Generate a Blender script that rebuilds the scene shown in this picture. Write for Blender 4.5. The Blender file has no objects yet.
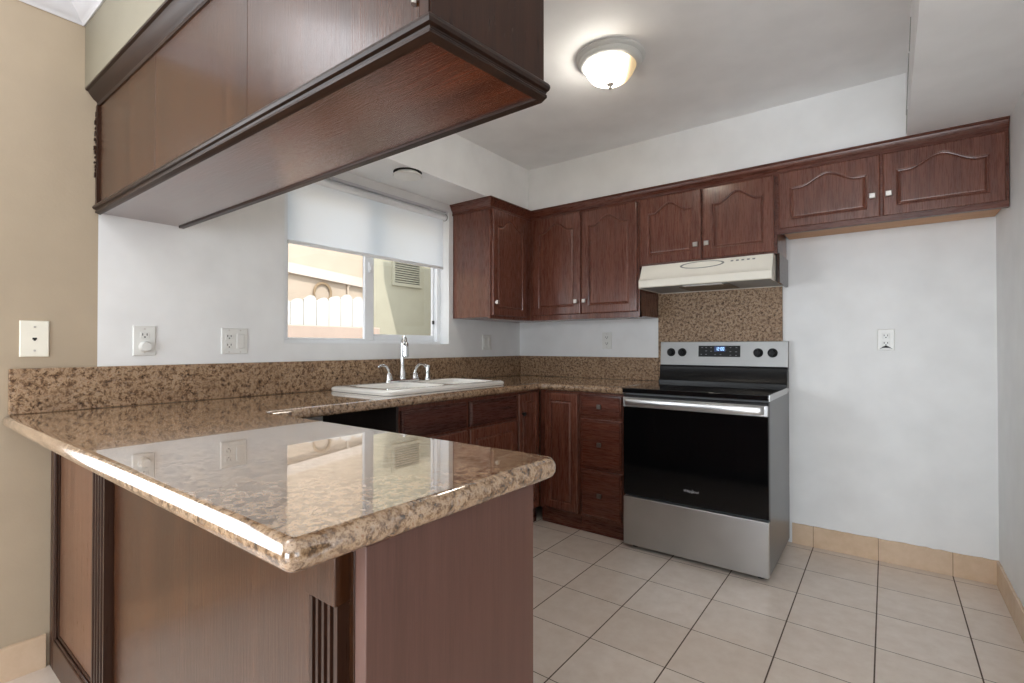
import bpy, bmesh, math, random
from mathutils import Vector, Matrix
random.seed(7)
R = math.radians
SC = bpy.context.scene
COL = SC.collection

# ------------------------------------------------------------------ camera
cam_d = bpy.data.cameras.new('camera')
cam_d.sensor_width = 36.0
cam_d.lens = 497.85 / 1024 * 36.0
cam_d.clip_start = 0.02
cam = bpy.data.objects.new('camera', cam_d)
cam.location = (2.4267, -3.3371, 1.1514)
cam.rotation_euler = (R(90 + 0.5487), 0, R(36.9225))
COL.objects.link(cam)
SC.camera = cam

# ------------------------------------------------------------------ world, sun, daylight
w = bpy.data.worlds.new('world'); SC.world = w; w.use_nodes = True
nt = w.node_tree; nt.nodes.clear()
bgn = nt.nodes.new('ShaderNodeBackground'); bgn.inputs[0].default_value = (0.86, 0.93, 1.0, 1); bgn.inputs[1].default_value = 2.9
wo = nt.nodes.new('ShaderNodeOutputWorld'); nt.links.new(bgn.outputs[0], wo.inputs[0])

SUN_DIR = Vector((-1.0, 0.12, -1.25)).normalized()      # the way the light travels
sd = bpy.data.lights.new('sun', 'SUN'); sd.energy = 3.6; sd.angle = R(0.5); sd.color = (1.0, 0.96, 0.9)
sun = bpy.data.objects.new('sun', sd); sun.rotation_euler = SUN_DIR.to_track_quat('-Z', 'Y').to_euler(); COL.objects.link(sun)

def area(name, loc, aim, sx, sy, power, color=(1, 1, 1)):
    d = bpy.data.lights.new(name, 'AREA'); d.shape = 'RECTANGLE'; d.size = sx; d.size_y = sy; d.energy = power; d.color = color
    o = bpy.data.objects.new(name, d); o.location = loc
    o.rotation_euler = Vector(aim).to_track_quat('-Z', 'Y').to_euler(); COL.objects.link(o); return o
# daylight entering by the dining room's windows and patio door (each lamp fills its opening)
L_DW, L_PD, L_DL, L_CL = 82, 122, 6, 38
area('daylight_dining_window', (-0.12, -4.83, 1.36), (1, 0, 0), 3.1, 1.5, L_DW, (0.86, 0.925, 0.99))
area('daylight_patio_door', (2.6, -7.62, 1.1), (0, 1, 0), 2.4, 2.0, L_PD, (0.86, 0.925, 0.99))

SC.view_settings.view_transform = 'Standard'
SC.view_settings.look = 'None'
SC.view_settings.gamma = 1.0
SC.view_settings.use_curve_mapping = False
SC.view_settings.exposure = 0.06
SC.cycles.max_bounces = 10
SC.cycles.diffuse_bounces = 6
SC.cycles.glossy_bounces = 5
SC.cycles.transparent_max_bounces = 12
SC.cycles.sample_clamp_indirect = 8.0
SC.cycles.caustics_reflective = False
SC.cycles.caustics_refractive = False
SC.cycles.use_denoising = True

# ------------------------------------------------------------------ materials
def srgb(r, g, b):
    f = lambda c: c / 12.92 if c <= 0.04045 else ((c + 0.055) / 1.055) ** 2.4
    return (f(r / 255), f(g / 255), f(b / 255), 1)

class NT:
    def __init__(s, name):
        s.m = bpy.data.materials.new(name); s.m.use_nodes = True
        s.n = s.m.node_tree.nodes; s.l = s.m.node_tree.links
        s.b = s.n['Principled BSDF']
        tc = s.n.new('ShaderNodeTexCoord'); s.co = tc.outputs['Object']
    def add(s, t, **k):
        n = s.n.new(t)
        for a, v in k.items():
            setattr(n, a, v)
        return n
    def mapping(s, scale, src=None, loc=(0, 0, 0), rot=(0, 0, 0)):
        m = s.add('ShaderNodeMapping'); m.inputs['Scale'].default_value = scale
        m.inputs['Location'].default_value = loc; m.inputs['Rotation'].default_value = rot
        s.l.new(src or s.co, m.inputs['Vector']); return m.outputs[0]
    def noise(s, vec, scale, detail=4, rough=0.5, dist=0.0):
        n = s.add('ShaderNodeTexNoise'); s.l.new(vec, n.inputs['Vector'])
        n.inputs['Scale'].default_value = scale; n.inputs['Detail'].default_value = detail
        n.inputs['Roughness'].default_value = rough; n.inputs['Distortion'].default_value = dist
        return n.outputs['Fac']
    def ramp(s, fac, stops, interp='LINEAR'):
        r = s.add('ShaderNodeValToRGB'); s.l.new(fac, r.inputs[0]); r.color_ramp.interpolation = interp
        e = r.color_ramp.elements
        while len(e) < len(stops): e.new(0.5)
        for q, (p, c) in zip(e, stops): q.position = p; q.color = c
        return r.outputs[0]
    def mix(s, fac, a, b, blend='MIX'):
        m = s.add('ShaderNodeMix', data_type='RGBA', blend_type=blend)
        for i, v in ((0, fac), (6, a), (7, b)):
            if hasattr(v, 'is_linked'): s.l.new(v, m.inputs[i])
            else: m.inputs[i].default_value = v
        return m.outputs[2]
    def math(s, op, a, b=None, c=None):
        m = s.add('ShaderNodeMath', operation=op)
        for i, v in enumerate((a, b, c)):
            if v is None: continue
            if hasattr(v, 'is_linked'): s.l.new(v, m.inputs[i])
            else: m.inputs[i].default_value = v
        return m.outputs[0]
    def bump(s, h, strength, dist=0.002):
        b = s.add('ShaderNodeBump'); b.inputs['Strength'].default_value = strength; b.inputs['Distance'].default_value = dist
        s.l.new(h, b.inputs['Height']); s.l.new(b.outputs[0], s.b.inputs['Normal']); s.l.new(b.outputs[0], s.b.inputs['Coat Normal']); return b
    def set(s, **k):
        for a, v in k.items():
            a = a.replace('_', ' ')
            if hasattr(v, 'is_linked'): s.l.new(v, s.b.inputs[a])
            else: s.b.inputs[a].default_value = v
        return s

def plain(name, col, rough=0.5, metal=0.0, bump=0.0, bscale=200, **k):
    s = NT(name); v = s.noise(s.co, 6, 3)
    c = s.ramp(v, [(0.3, tuple(x * 0.96 for x in col[:3]) + (1,)), (0.7, tuple(min(1, x * 1.03) for x in col[:3]) + (1,))])
    s.set(Base_Color=c, Roughness=rough, Metallic=metal, **k)
    if bump: s.bump(s.noise(s.co, bscale, 3), bump, 0.001)
    return s.m

def wood(name, dark, mid, light, rough=0.28, axis='z', bump=0.25, coat=0.0, grain=1.0, spec=0.5):
    s = NT(name)
    sc = {'z': (1, 1, 0.045), 'x': (0.045, 1, 1), 'y': (1, 0.045, 1)}[axis]
    v = s.mapping(sc)
    fine = s.noise(v, 330 * grain, 4, 0.62)
    broad = s.noise(v, 38 * grain, 3, 0.5, 0.6)
    blot = s.noise(s.co, 5, 3, 0.6)
    f = s.math('ADD', s.math('MULTIPLY', fine, 0.45), s.math('MULTIPLY', broad, 0.55))
    c = s.ramp(f, [(0.34, dark), (0.5, mid), (0.68, light)])
    c2 = s.mix(s.ramp(blot, [(0.35, (0, 0, 0, 1)), (0.75, (0.5, 0.5, 0.5, 1))]), c, mid)
    rv = s.math('MULTIPLY_ADD', fine, 0.16, rough - 0.08)
    s.set(Base_Color=c2, Roughness=rv, Coat_Weight=coat, Coat_Roughness=0.12, Specular_IOR_Level=spec)
    s.bump(s.math('ADD', fine, s.math('MULTIPLY', broad, 0.3)), bump, 0.0008)
    return s.m

M = {}
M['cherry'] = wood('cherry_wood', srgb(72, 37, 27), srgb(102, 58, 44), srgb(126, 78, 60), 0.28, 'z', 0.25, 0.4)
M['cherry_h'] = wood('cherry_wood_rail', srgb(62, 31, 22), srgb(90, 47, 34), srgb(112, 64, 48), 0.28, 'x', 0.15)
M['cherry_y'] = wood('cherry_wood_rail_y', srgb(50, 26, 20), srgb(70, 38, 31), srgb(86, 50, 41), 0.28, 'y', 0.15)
M['brown_panel'] = wood('brown_oak_panel', srgb(34, 18, 9), srgb(58, 32, 17), srgb(76, 45, 26), 0.22, 'z', 0.6, 0.28, grain=.7, spec=.25)
M['panel_frame'] = wood('brown_panel_frame', srgb(46, 27, 18), srgb(64, 40, 28), srgb(76, 50, 36), 0.34, 'z', 0.15, spec=.3)
M['brown_trim'] = wood('dark_brown_trim', srgb(26, 15, 10), srgb(40, 25, 18), srgb(52, 33, 24), 0.36, 'x', 0.1, spec=.3)
M['brown_trim_y'] = wood('dark_brown_trim_y', srgb(30, 17, 12), srgb(48, 30, 22), srgb(62, 40, 30), 0.24, 'y', 0.1)
M['brown_trim_z'] = wood('dark_brown_trim_z', srgb(34, 18, 11), srgb(52, 31, 21), srgb(64, 40, 29), 0.3, 'z', 0.1, spec=.3)
M['underside'] = wood('varnished_underside', srgb(46, 20, 10), srgb(88, 42, 22), srgb(114, 60, 34), 0.2, 'x', 0.8, 1.0, 1.0)
M['end_panel'] = wood('end_panel_wood', srgb(84, 56, 48), srgb(94, 64, 56), srgb(102, 72, 63), 0.36, 'z', 0.12)
M['inset'] = wood('inset_panel_wood', srgb(84, 54, 38), srgb(100, 68, 49), srgb(112, 79, 59), 0.3, 'z', 0.15)
M['raw'] = wood('raw_plywood', srgb(176, 132, 96), srgb(196, 152, 116), srgb(208, 168, 132), 0.7, 'x', 0.1)
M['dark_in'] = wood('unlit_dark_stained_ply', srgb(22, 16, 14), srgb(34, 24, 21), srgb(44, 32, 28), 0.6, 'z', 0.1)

def granite(name, rough, coat, civ):
    s = NT(name)
    warp = s.add('ShaderNodeTexNoise'); s.l.new(s.co, warp.inputs[0]); warp.inputs['Scale'].default_value = 40; warp.inputs['Detail'].default_value = 3
    mx = s.add('ShaderNodeMix', data_type='VECTOR'); mx.inputs[0].default_value = 0.012
    s.l.new(s.co, mx.inputs[4]); s.l.new(warp.outputs['Color'], mx.inputs[5]); v2 = mx.outputs[1]
    a = s.noise(v2, 62, 7, 0.78); b = s.noise(v2, 125, 4, 0.7); big = s.noise(v2, 13, 4, 0.6)
    vo = s.add('ShaderNodeTexVoronoi'); s.l.new(v2, vo.inputs[0]); vo.inputs['Scale'].default_value = 170
    base = s.ramp(a, [(0.37, srgb(36, 26, 20)), (0.44, srgb(110, 83, 60)), (0.50, srgb(154, 125, 96)), (0.56, srgb(184, 158, 130)), (0.66, srgb(138, 98, 68))])
    base = s.mix(s.ramp(b, [(0.55, (0, 0, 0, 1)), (0.68, (0.8, 0.8, 0.8, 1))]), base, srgb(62, 46, 36))
    base = s.mix(s.ramp(vo.outputs['Color'], [(0.70, (0, 0, 0, 1)), (0.86, (0.5, 0.5, 0.5, 1))]), base, srgb(172, 152, 134))
    base = s.mix(s.ramp(big, [(0.45, (0, 0, 0, 1)), (0.7, (0.4, 0.4, 0.4, 1))]), base, srgb(120, 92, 68))
    s.set(Base_Color=base, Roughness=rough, Coat_Weight=coat, Coat_Roughness=0.015, Coat_IOR=civ, Specular_IOR_Level=0.25)
    return s.m
M['granite'] = granite('granite', 0.14, 1.0, 1.88)
M['granite_wall'] = granite('granite_splash', 0.45, 0.0, 1.5)

TILE, TX, TY = 0.3006, 2.8564 - 0.1687, -0.6704
def tile(name, use_x, use_y, c1, c2, wide=1.0, grout=srgb(84, 66, 52)):
    s = NT(name)
    sep = s.add('ShaderNodeSeparateXYZ'); s.l.new(s.co, sep.inputs[0])
    def line(out, off, half):
        t = s.math('DIVIDE', s.math('SUBTRACT', out, off), TILE)
        fr = s.math('SUBTRACT', t, s.math('ROUND', t))
        return s.math('LESS_THAN', s.math('ABSOLUTE', fr), half / TILE)
    g = None
    if use_x: g = line(sep.outputs[0], TX, 0.0025 * wide)
    if use_y:
        g2 = line(sep.outputs[1], TY, 0.0017 * wide)
        g = g2 if g is None else s.math('MAXIMUM', g, g2)
    n1 = s.noise(s.co, 14, 5, 0.65); n2 = s.noise(s.co, 3, 2)
    c = s.ramp(n1, [(0.3, c1), (0.7, c2)])
    # each tile a hair different
    fx = s.math('FLOOR', s.math('DIVIDE', s.math('SUBTRACT', sep.outputs[0], TX), TILE))
    fy = s.math('FLOOR', s.math('DIVIDE', s.math('SUBTRACT', sep.outputs[1], TY), TILE))
    cmb = s.add('ShaderNodeCombineXYZ'); s.l.new(fx, cmb.inputs[0]); s.l.new(fy, cmb.inputs[1])
    wn = s.add('ShaderNodeTexWhiteNoise'); s.l.new(cmb.outputs[0], wn.inputs[0])
    c = s.mix(s.math('MULTIPLY', wn.outputs['Value'], 0.25), c, srgb(204, 186, 168))
    col = s.mix(g, c, grout)
    s.set(Base_Color=col, Roughness=s.math('MULTIPLY_ADD', g, 0.5, 0.27))
    s.bump(s.math('SUBTRACT', s.math('MULTIPLY', n1, 0.12), g), 0.25, 0.002)
    return s.m
M['tile'] = tile('beige_ceramic_floor_tile', True, True, srgb(222, 208, 195), srgb(234, 223, 212))
M['tile_bx'] = tile('beige_base_tile_x', True, False, srgb(206, 178, 148), srgb(220, 194, 166), 0.55, srgb(140, 112, 88))
M['tile_by'] = tile('beige_base_tile_y', False, True, srgb(206, 178, 148), srgb(220, 194, 166), 0.55, srgb(140, 112, 88))

M['white_wall'] = plain('white_wall_paint', srgb(236, 237, 237), 0.55, bump=0.12, bscale=90)
M['white_ceil'] = plain('white_ceiling_paint', srgb(240, 241, 242), 0.7, bump=0.1, bscale=80)
M['beige_wall'] = plain('beige_wall_paint', srgb(176, 160, 138), 0.6, bump=0.35, bscale=110)
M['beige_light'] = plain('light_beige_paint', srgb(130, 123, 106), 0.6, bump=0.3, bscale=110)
M['plaster'] = plain('white_plaster', srgb(206, 206, 210), 0.5)
M['caulk'] = plain('grey_caulk', srgb(170, 170, 168), 0.7)
M['vinyl'] = plain('white_vinyl', srgb(240, 242, 244), 0.3)
M['plate'] = plain('white_plastic_plate', srgb(226, 226, 222), 0.3)
M['plate_cream'] = plain('cream_plastic_plate', srgb(240, 236, 222), 0.3)
M['slot'] = plain('dark_slot', srgb(28, 26, 25), 0.6)
M['sink'] = plain('white_enamel', srgb(242, 240, 234), 0.12, Coat_Weight=0.5)
M['chrome'] = plain('chrome', (0.82, 0.83, 0.84, 1), 0.08, 1.0)
M['nickel'] = plain('satin_nickel', (0.66, 0.63, 0.6, 1), 0.3, 1.0)
M['pewter'] = plain('dark_pewter', (0.26, 0.23, 0.21, 1), 0.35, 1.0)
M['black_metal'] = plain('black_metal', srgb(18, 17, 17), 0.35)
M['hood'] = plain('cream_enamel', srgb(232, 228, 216), 0.3)
M['hood_in'] = plain('grey_hood_liner', srgb(150, 152, 152), 0.45)
M['filter'] = plain('hood_filter', srgb(120, 108, 92), 0.5, 0.4, bump=0.6, bscale=300)
M['ring'] = plain('grey_ring', srgb(140, 140, 138), 0.3, 0.5)
M['lamp_metal'] = plain('white_lamp_metal', srgb(214, 216, 214), 0.35)
M['black_glass'] = plain('black_oven_glass', srgb(9, 9, 10), 0.07, Specular_IOR_Level=0.35)
M['cooktop'] = plain('black_ceramic_glass', srgb(16, 16, 17), 0.06, Coat_Weight=0.3)
M['black_enamel'] = plain('black_enamel', srgb(20, 20, 21), 0.3, Specular_IOR_Level=0.3)
M['knob_black'] = plain('black_knob', srgb(14, 14, 15), 0.45, Specular_IOR_Level=0.25)
M['burner'] = plain('burner_ring_print', srgb(60, 60, 62), 0.2)
M['grey_enamel'] = plain('dark_grey_side_enamel', srgb(112, 114, 116), 0.3, 0.3)
M['rubber'] = plain('black_rubber', srgb(14, 14, 14), 0.7)
M['stucco'] = plain('beige_stucco', srgb(170, 165, 146), 0.85, bump=0.5, bscale=60)
M['siding'] = plain('peach_stucco', srgb(184, 168, 150), 0.85, bump=0.5, bscale=60)
M['fascia'] = plain('painted_fascia', srgb(200, 188, 176), 0.7)
M['fence'] = plain('whitewashed_fence', srgb(196, 193, 187), 0.8, bump=0.3)
M['block'] = plain('pink_block', srgb(176, 156, 142), 0.85, bump=0.5)
M['soil'] = plain('concrete_ground', srgb(170, 162, 150), 0.9)
M['rust'] = plain('weathered_rope', srgb(150, 128, 100), 0.8)

def steel(name, axis):
    s = NT(name)
    v = s.mapping({'x': (0.02, 1, 1), 'z': (1, 1, 0.02)}[axis])
    n = s.noise(v, 700, 3, 0.6); b = s.noise(s.co, 4, 2)
    s.set(Base_Color=s.ramp(b, [(0.3, (0.47, 0.47, 0.47, 1)), (0.7, (0.55, 0.55, 0.55, 1))]), Metallic=1.0,
          Roughness=s.math('MULTIPLY_ADD', n, 0.12, 0.26), Anisotropic=0.5)
    s.bump(n, 0.06, 0.0004)
    return s.m
M['steel'] = steel('brushed_steel', 'x')
M['panel_steel'] = plain('satin_panel_steel', (0.36, 0.36, 0.355, 1), 0.5, 0.75)
M['steel_light'] = plain('bright_steel', (0.62, 0.62, 0.62, 1), 0.3, 1.0)

def emis(name, col, k, mixc=None):
    s = NT(name); s.set(Base_Color=(mixc or col), Emission_Color=col, Emission_Strength=k, Roughness=0.4); return s.m
M['digits'] = emis('blue_white_digits', (0.45, 0.72, 1.0, 1), 1.3)
M['digit_back'] = emis('navy_display', (0.01, 0.03, 0.12, 1), 0.35)
M['legend'] = plain('grey_legend_print', srgb(120, 120, 124), 0.4)
M['logo'] = plain('silver_logo_print', srgb(176, 176, 178), 0.35)

def glassbowl():
    """frosted glass with the bulb sitting to one side: white-hot by the bulb, warm and dim at the far rim"""
    s = NT('frosted_lamp_bowl')
    dot = s.add('ShaderNodeVectorMath', operation='DOT_PRODUCT'); s.l.new(s.co, dot.inputs[0]); dot.inputs[1].default_value = (6.6, 4.95, 0)
    t = dot.outputs['Value']
    k = s.add('ShaderNodeMapRange', interpolation_type='SMOOTHERSTEP'); s.l.new(t, k.inputs[0])
    for q, v in zip((1, 2, 3, 4), (-.3, .95, 1, 0)): k.inputs[q].default_value = v
    st = s.math('MULTIPLY_ADD', s.math('POWER', k.outputs[0], 2.2), float(L_CL), 0.72)
    em = s.add('ShaderNodeEmission'); s.l.new(st, em.inputs[1])
    s.l.new(s.mix(k.outputs[0], (1.0, 0.72, 0.40, 1), (1.0, 0.93, 0.82, 1)), em.inputs[0])
    s.l.new(em.outputs[0], s.n['Material Output'].inputs[0]); return s.m
M['bowl'] = glassbowl()

def pane_glass():
    s = NT('window_glass')
    t = s.add('ShaderNodeBsdfTransparent'); g = s.add('ShaderNodeBsdfGlossy'); g.inputs['Roughness'].default_value = 0.01
    f = s.add('ShaderNodeFresnel'); f.inputs[0].default_value = 1.45; ge = s.add('ShaderNodeNewGeometry')
    m = s.add('ShaderNodeMixShader'); s.l.new(s.math('MULTIPLY', f.outputs[0], s.math('SUBTRACT', 1.0, ge.outputs['Backfacing'])), m.inputs[0]); s.l.new(t.outputs[0], m.inputs[1]); s.l.new(g.outputs[0], m.inputs[2])
    s.l.new(m.outputs[0], s.n['Material Output'].inputs[0]); return s.m
M['glass'] = pane_glass()

def shade_fabric():
    s = NT('roller_shade_fabric')
    d = s.add('ShaderNodeBsdfDiffuse'); d.inputs[0].default_value = srgb(250, 251, 252)
    t = s.add('ShaderNodeBsdfTranslucent'); t.inputs[0].default_value = (0.90, 0.95, 1.0, 1)
    m = s.add('ShaderNodeMixShader'); m.inputs[0].default_value = 0.8
    s.l.new(d.outputs[0], m.inputs[1]); s.l.new(t.outputs[0], m.inputs[2]); s.l.new(m.outputs[0], s.n['Material Output'].inputs[0])
    return s.m
M['shade'] = shade_fabric()

# ------------------------------------------------------------------ mesh helpers (world coordinates)
class MB:
    def __init__(s): s.bm = bmesh.new(); s.mats = []; s.cur = 0
    def mat(s, m):
        if m not in s.mats: s.mats.append(m)
        s.cur = s.mats.index(m); return s
    def _face(s, vs):
        try: f = s.bm.faces.new(vs)
        except ValueError: return None
        f.material_index = s.cur; return f
    def box(s, x0, x1, y0, y1, z0, z1):
        p = [(x0, y0), (x1, y0), (x1, y1), (x0, y1)]
        return s.prism(p, z0, z1)
    def prism(s, poly, z0, z1):
        a = [s.bm.verts.new((x, y, z0)) for x, y in poly]; b = [s.bm.verts.new((x, y, z1)) for x, y in poly]
        n = len(poly); s._face(a[::-1]); s._face(b)
        for i in range(n): s._face((a[i], a[(i + 1) % n], b[(i + 1) % n], b[i]))
        return s
    def extr(s, pts, vec):
        a = [s.bm.verts.new(p) for p in pts]; b = [s.bm.verts.new(Vector(p) + Vector(vec)) for p in pts]
        n = len(pts); s._face(a[::-1]); s._face(b)
        for i in range(n): s._face((a[i], a[(i + 1) % n], b[(i + 1) % n], b[i]))
        return s
    def rings(s, rings, cap0=True, cap1=True, closed=False):
        R_ = [[s.bm.verts.new(p) for p in r] for r in rings]
        n = len(R_[0]); m = len(R_)
        for k in range(m - (0 if closed else 1)):
            A, B = R_[k], R_[(k + 1) % m]
            for i in range(n): s._face((A[i], A[(i + 1) % n], B[(i + 1) % n], B[i]))
        if not closed:
            if cap0: s._face(R_[0][::-1])
            if cap1: s._face(R_[-1])
        return s
    def tube(s, pts, r, n=12, cap=True):
        pts = [Vector(p) for p in pts]; rr = r if isinstance(r, (list, tuple)) else [r] * len(pts)
        out = []; u = None
        for i, p in enumerate(pts):
            t = (pts[min(i + 1, len(pts) - 1)] - pts[max(i - 1, 0)]).normalized()
            if u is None:
                u = t.cross(Vector((0, 0, 1)));
                if u.length < 1e-3: u = t.cross(Vector((1, 0, 0)))
            u = (u - t * u.dot(t)).normalized(); v = t.cross(u)
            out.append([p + (u * math.cos(a) + v * math.sin(a)) * rr[i] for a in [2 * math.pi * k / n for k in range(n)]])
        return s.rings(out, cap, cap)
    def lathe(s, c, prof, n=40, axis='z', cap0=True, cap1=True, sx=1, sy=1):
        c = Vector(c); out = []
        for r, h in prof:
            ring = []
            for k in range(n):
                a = 2 * math.pi * k / n; ca, sa = math.cos(a) * r * sx, math.sin(a) * r * sy
                ring.append(c + {'z': Vector((ca, sa, h)), 'x': Vector((h, ca, sa)), 'y': Vector((ca, h, sa))}[axis])
            out.append(ring)
        return s.rings(out, cap0, cap1)
    def sweep(s, path, prof, closed=False):
        """profile (out, z) carried along a 2D path, 'out' to the right hand of travel, mitred"""
        n = len(path); P = [Vector(p) for p in path]; offs = []
        for i in range(n):
            d1 = (P[i] - P[i - 1]).normalized() if (i > 0 or closed) else None
            d2 = (P[(i + 1) % n] - P[i]).normalized() if (i < n - 1 or closed) else None
            d1 = d1 or d2; d2 = d2 or d1
            n1 = Vector((d1.y, -d1.x)); n2 = Vector((d2.y, -d2.x)); b = (n1 + n2); b = b / max(b.length, 1e-6)
            offs.append(b / max(0.2, b.dot(n1)))
        rs = [[(P[i].x + offs[i].x * o, P[i].y + offs[i].y * o, z) for o, z in prof] for i in range(n)]
        return s.rings(rs, True, True, closed)
    def build(s, name, mat=None, parent=None, bevel=0.0, smooth=True, seg=2, sharp=35):
        bmesh.ops.remove_doubles(s.bm, verts=s.bm.verts, dist=1e-6)
        bmesh.ops.recalc_face_normals(s.bm, faces=s.bm.faces)
        me = bpy.data.meshes.new(name)
        off = Vector((0, 0, 0))
        if parent is not None:
            q = parent
            while q is not None: off += Vector(q.location); q = q.parent
        bmesh.ops.translate(s.bm, verts=s.bm.verts, vec=-off)
        s.bm.to_mesh(me); s.bm.free()
        for m in (s.mats or [mat]): me.materials.append(m)
        if smooth:
            for p in me.polygons: p.use_smooth = True
            me.set_sharp_from_angle(angle=R(sharp))
        o = bpy.data.objects.new(name, me); COL.objects.link(o)
        if parent is not None: o.parent = parent
        if bevel:
            b = o.modifiers.new('bevel', 'BEVEL'); b.width = bevel; b.segments = seg; b.limit_method = 'ANGLE'; b.angle_limit = R(40)
        return o

def offset_poly(poly, d):
    """move every edge of a CCW polygon inwards by d"""
    n = len(poly); P = [Vector(p) for p in poly]; out = []
    for i in range(n):
        d1 = (P[i] - P[i - 1]).normalized(); d2 = (P[(i + 1) % n] - P[i]).normalized()
        n1 = Vector((-d1.y, d1.x)); n2 = Vector((-d2.y, d2.x)); b = (n1 + n2).normalized()
        out.append(P[i] + b * (d / max(0.25, b.dot(n1))))
    return out

def round_poly(poly, radii, seg=6):
    out = []; n = len(poly)
    for i, p in enumerate(poly):
        r = radii[i]; p = Vector(p)
        if r <= 0: out.append(tuple(p)); continue
        a = (Vector(poly[i - 1]) - p).normalized(); b = (Vector(poly[(i + 1) % n]) - p).normalized()
        ang = a.angle(b); t = r / math.tan(ang / 2); c = p + (a + b).normalized() * (r / math.sin(ang / 2))
        s0 = p + a * t; s1 = p + b * t; a0 = math.atan2(s0.y - c.y, s0.x - c.x); a1 = math.atan2(s1.y - c.y, s1.x - c.x)
        da = (a1 - a0 + math.pi) % (2 * math.pi) - math.pi
        for k in range(seg + 1):
            q = a0 + da * k / seg; out.append((c.x + r * math.cos(q), c.y + r * math.sin(q)))
    return out

def tag(o, label, cat, group=None):
    o['label'] = label; o['category'] = cat
    if group: o['group'] = group
    return o
def empty(name, loc, label, cat, group=None):
    o = bpy.data.objects.new(name, None); o.location = loc; o.empty_display_size = 0.1; COL.objects.link(o)
    return tag(o, label, cat, group)
def struct(o):
    o['kind'] = 'structure'; return o

def apply_cut(o, cutter):
    m = o.modifiers.new('cut', 'BOOLEAN'); m.object = cutter; m.operation = 'DIFFERENCE'; m.solver = 'EXACT'
    dg = bpy.context.evaluated_depsgraph_get(); me = bpy.data.meshes.new_from_object(o.evaluated_get(dg))
    o.modifiers.clear(); o.data = me
    for p in me.polygons: p.use_smooth = True
    me.set_sharp_from_angle(angle=R(35))
    # the flat faces keep flat normals, so that the polish reflects without bending
    bm = bmesh.new(); bm.from_mesh(me)
    for f in bm.faces:
        if f.calc_area() > .05 or abs(f.normal.z) > .9999:
            f.smooth = False
            for e in f.edges: e.smooth = False
    bm.to_mesh(me); bm.free()
    cm = cutter.data; bpy.data.objects.remove(cutter); bpy.data.meshes.remove(cm)
    return o

# frames for pieces whose face looks -Y (back run) or +X (window run) or -Y on the peninsula
def frame_back(x, y, z):      # u -> +X, out -> -Y
    return lambda u, o, v: (x + u, y - o, z + v)
def frame_win(x, y, z):       # u -> +Y, out -> +X
    return lambda u, o, v: (x + o, y + u, z + v)
def frame_kit(x, y, z):       # u -> -X, out -> +Y
    return lambda u, o, v: (x - u, y + o, z + v)

def panel_door(name, F, wd, ht, mat, parent, rise=0.0, th=0.02, stile=0.055, rail=0.055, toprail=None, shoulder=0.13):
    """raised-panel door, its panel arched by 'rise'"""
    toprail = toprail or rail
    N = 24
    def contour(ins):
        x0, x1 = stile + ins, wd - stile - ins; z0 = rail + ins; zt = ht - toprail - rise - ins
        pts = [(x0, z0)]
        for k in range(1, 8): pts.append((x0 + (x1 - x0) * k / 8, z0))
        pts.append((x1, z0))
        for k in range(1, 8): pts.append((x1, z0 + (zt - z0) * k / 8))
        pts.append((x1, zt))
        W2 = wd - 2 * stile
        for k in range(1, N):
            u = 1 - k / N; x = x0 + (x1 - x0) * u; t = (x - stile) / W2; t = min(t, 1 - t)
            q = max(0.0, min(1.0, (t - shoulder) / (0.5 - shoulder))); hgt = math.sin(q * math.pi / 2)
            q2 = q * q * (3 - 2 * q); hgt = 0.8 * q2 + 0.2 * hgt
            pts.append((x, zt + rise * hgt))
        pts.append((x0, zt))
        for k in range(1, 8): pts.append((x0, zt + (z0 - zt) * k / 8))
        return pts
    def outer(ins):
        x0, x1, z0, z1 = ins, wd - ins, ins, ht - ins; pts = [(x0, z0)]
        for k in range(1, 8): pts.append((x0 + (x1 - x0) * k / 8, z0))
        pts.append((x1, z0))
        for k in range(1, 8): pts.append((x1, z0 + (z1 - z0) * k / 8))
        pts.append((x1, z1))
        for k in range(1, N): pts.append((x1 + (x0 - x1) * k / N, z1))
        pts.append((x0, z1))
        for k in range(1, 8): pts.append((x0, z1 + (z0 - z1) * k / 8))
        return pts
    L = [(outer(0), 0), (outer(0), th - 0.004), (outer(0.003), th - 0.001), (outer(0.006), th),
         (contour(-0.004), th), (contour(0.0), th - 0.0015), (contour(0.002), th - 0.006), (contour(0.005), th - 0.0065),
         (contour(0.013), th - 0.0015), (contour(0.016), th - 0.0008)]
    m = MB(); m.rings([[F(u, o, v) for u, v in c] for c, o in L])
    return m.build(name, mat, parent, sharp=12)

def slab_front(name, F, wd, ht, mat, parent, th=0.02, edge=0.014):
    m = MB(); rs = []
    for ins, o in ((0, 0), (0, th - 0.008), (0.003, th - 0.005), (edge * 0.7, th - 0.004), (edge, th)):
        rs.append([F(u, o, v) for u, v in ((ins, ins), (wd - ins, ins), (wd - ins, ht - ins), (ins, ht - ins))])
    m.rings(rs); return m.build(name, mat, parent, sharp=12)

def square_knob(F, u, v, out, mat, parent, s=0.013):
    m = MB(); rs = []
    for h, q in ((0, s * .55), (0.012, s * .45), (0.014, s), (0.022, s), (0.025, s * .8)):
        rs.append([F(u + a * q, out + h, v + b * q) for a, b in ((-1, -1), (1, -1), (1, 1), (-1, 1))])
    m.rings(rs); return m.build('knob', mat, parent, smooth=False)

# ------------------------------------------------------------------ room shell
W = 2.8564; H = 2.4443; SZ = 2.1354; DS = 0.3435
YP = -2.764                    # where white kitchen paint meets beige dining paint
wy0, wy1, wz0, wz1 = -2.021, -0.837, 1.1665, 2.085
DX, DY = 5.2, -7.5             # dining room extent
T = 0.14

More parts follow.
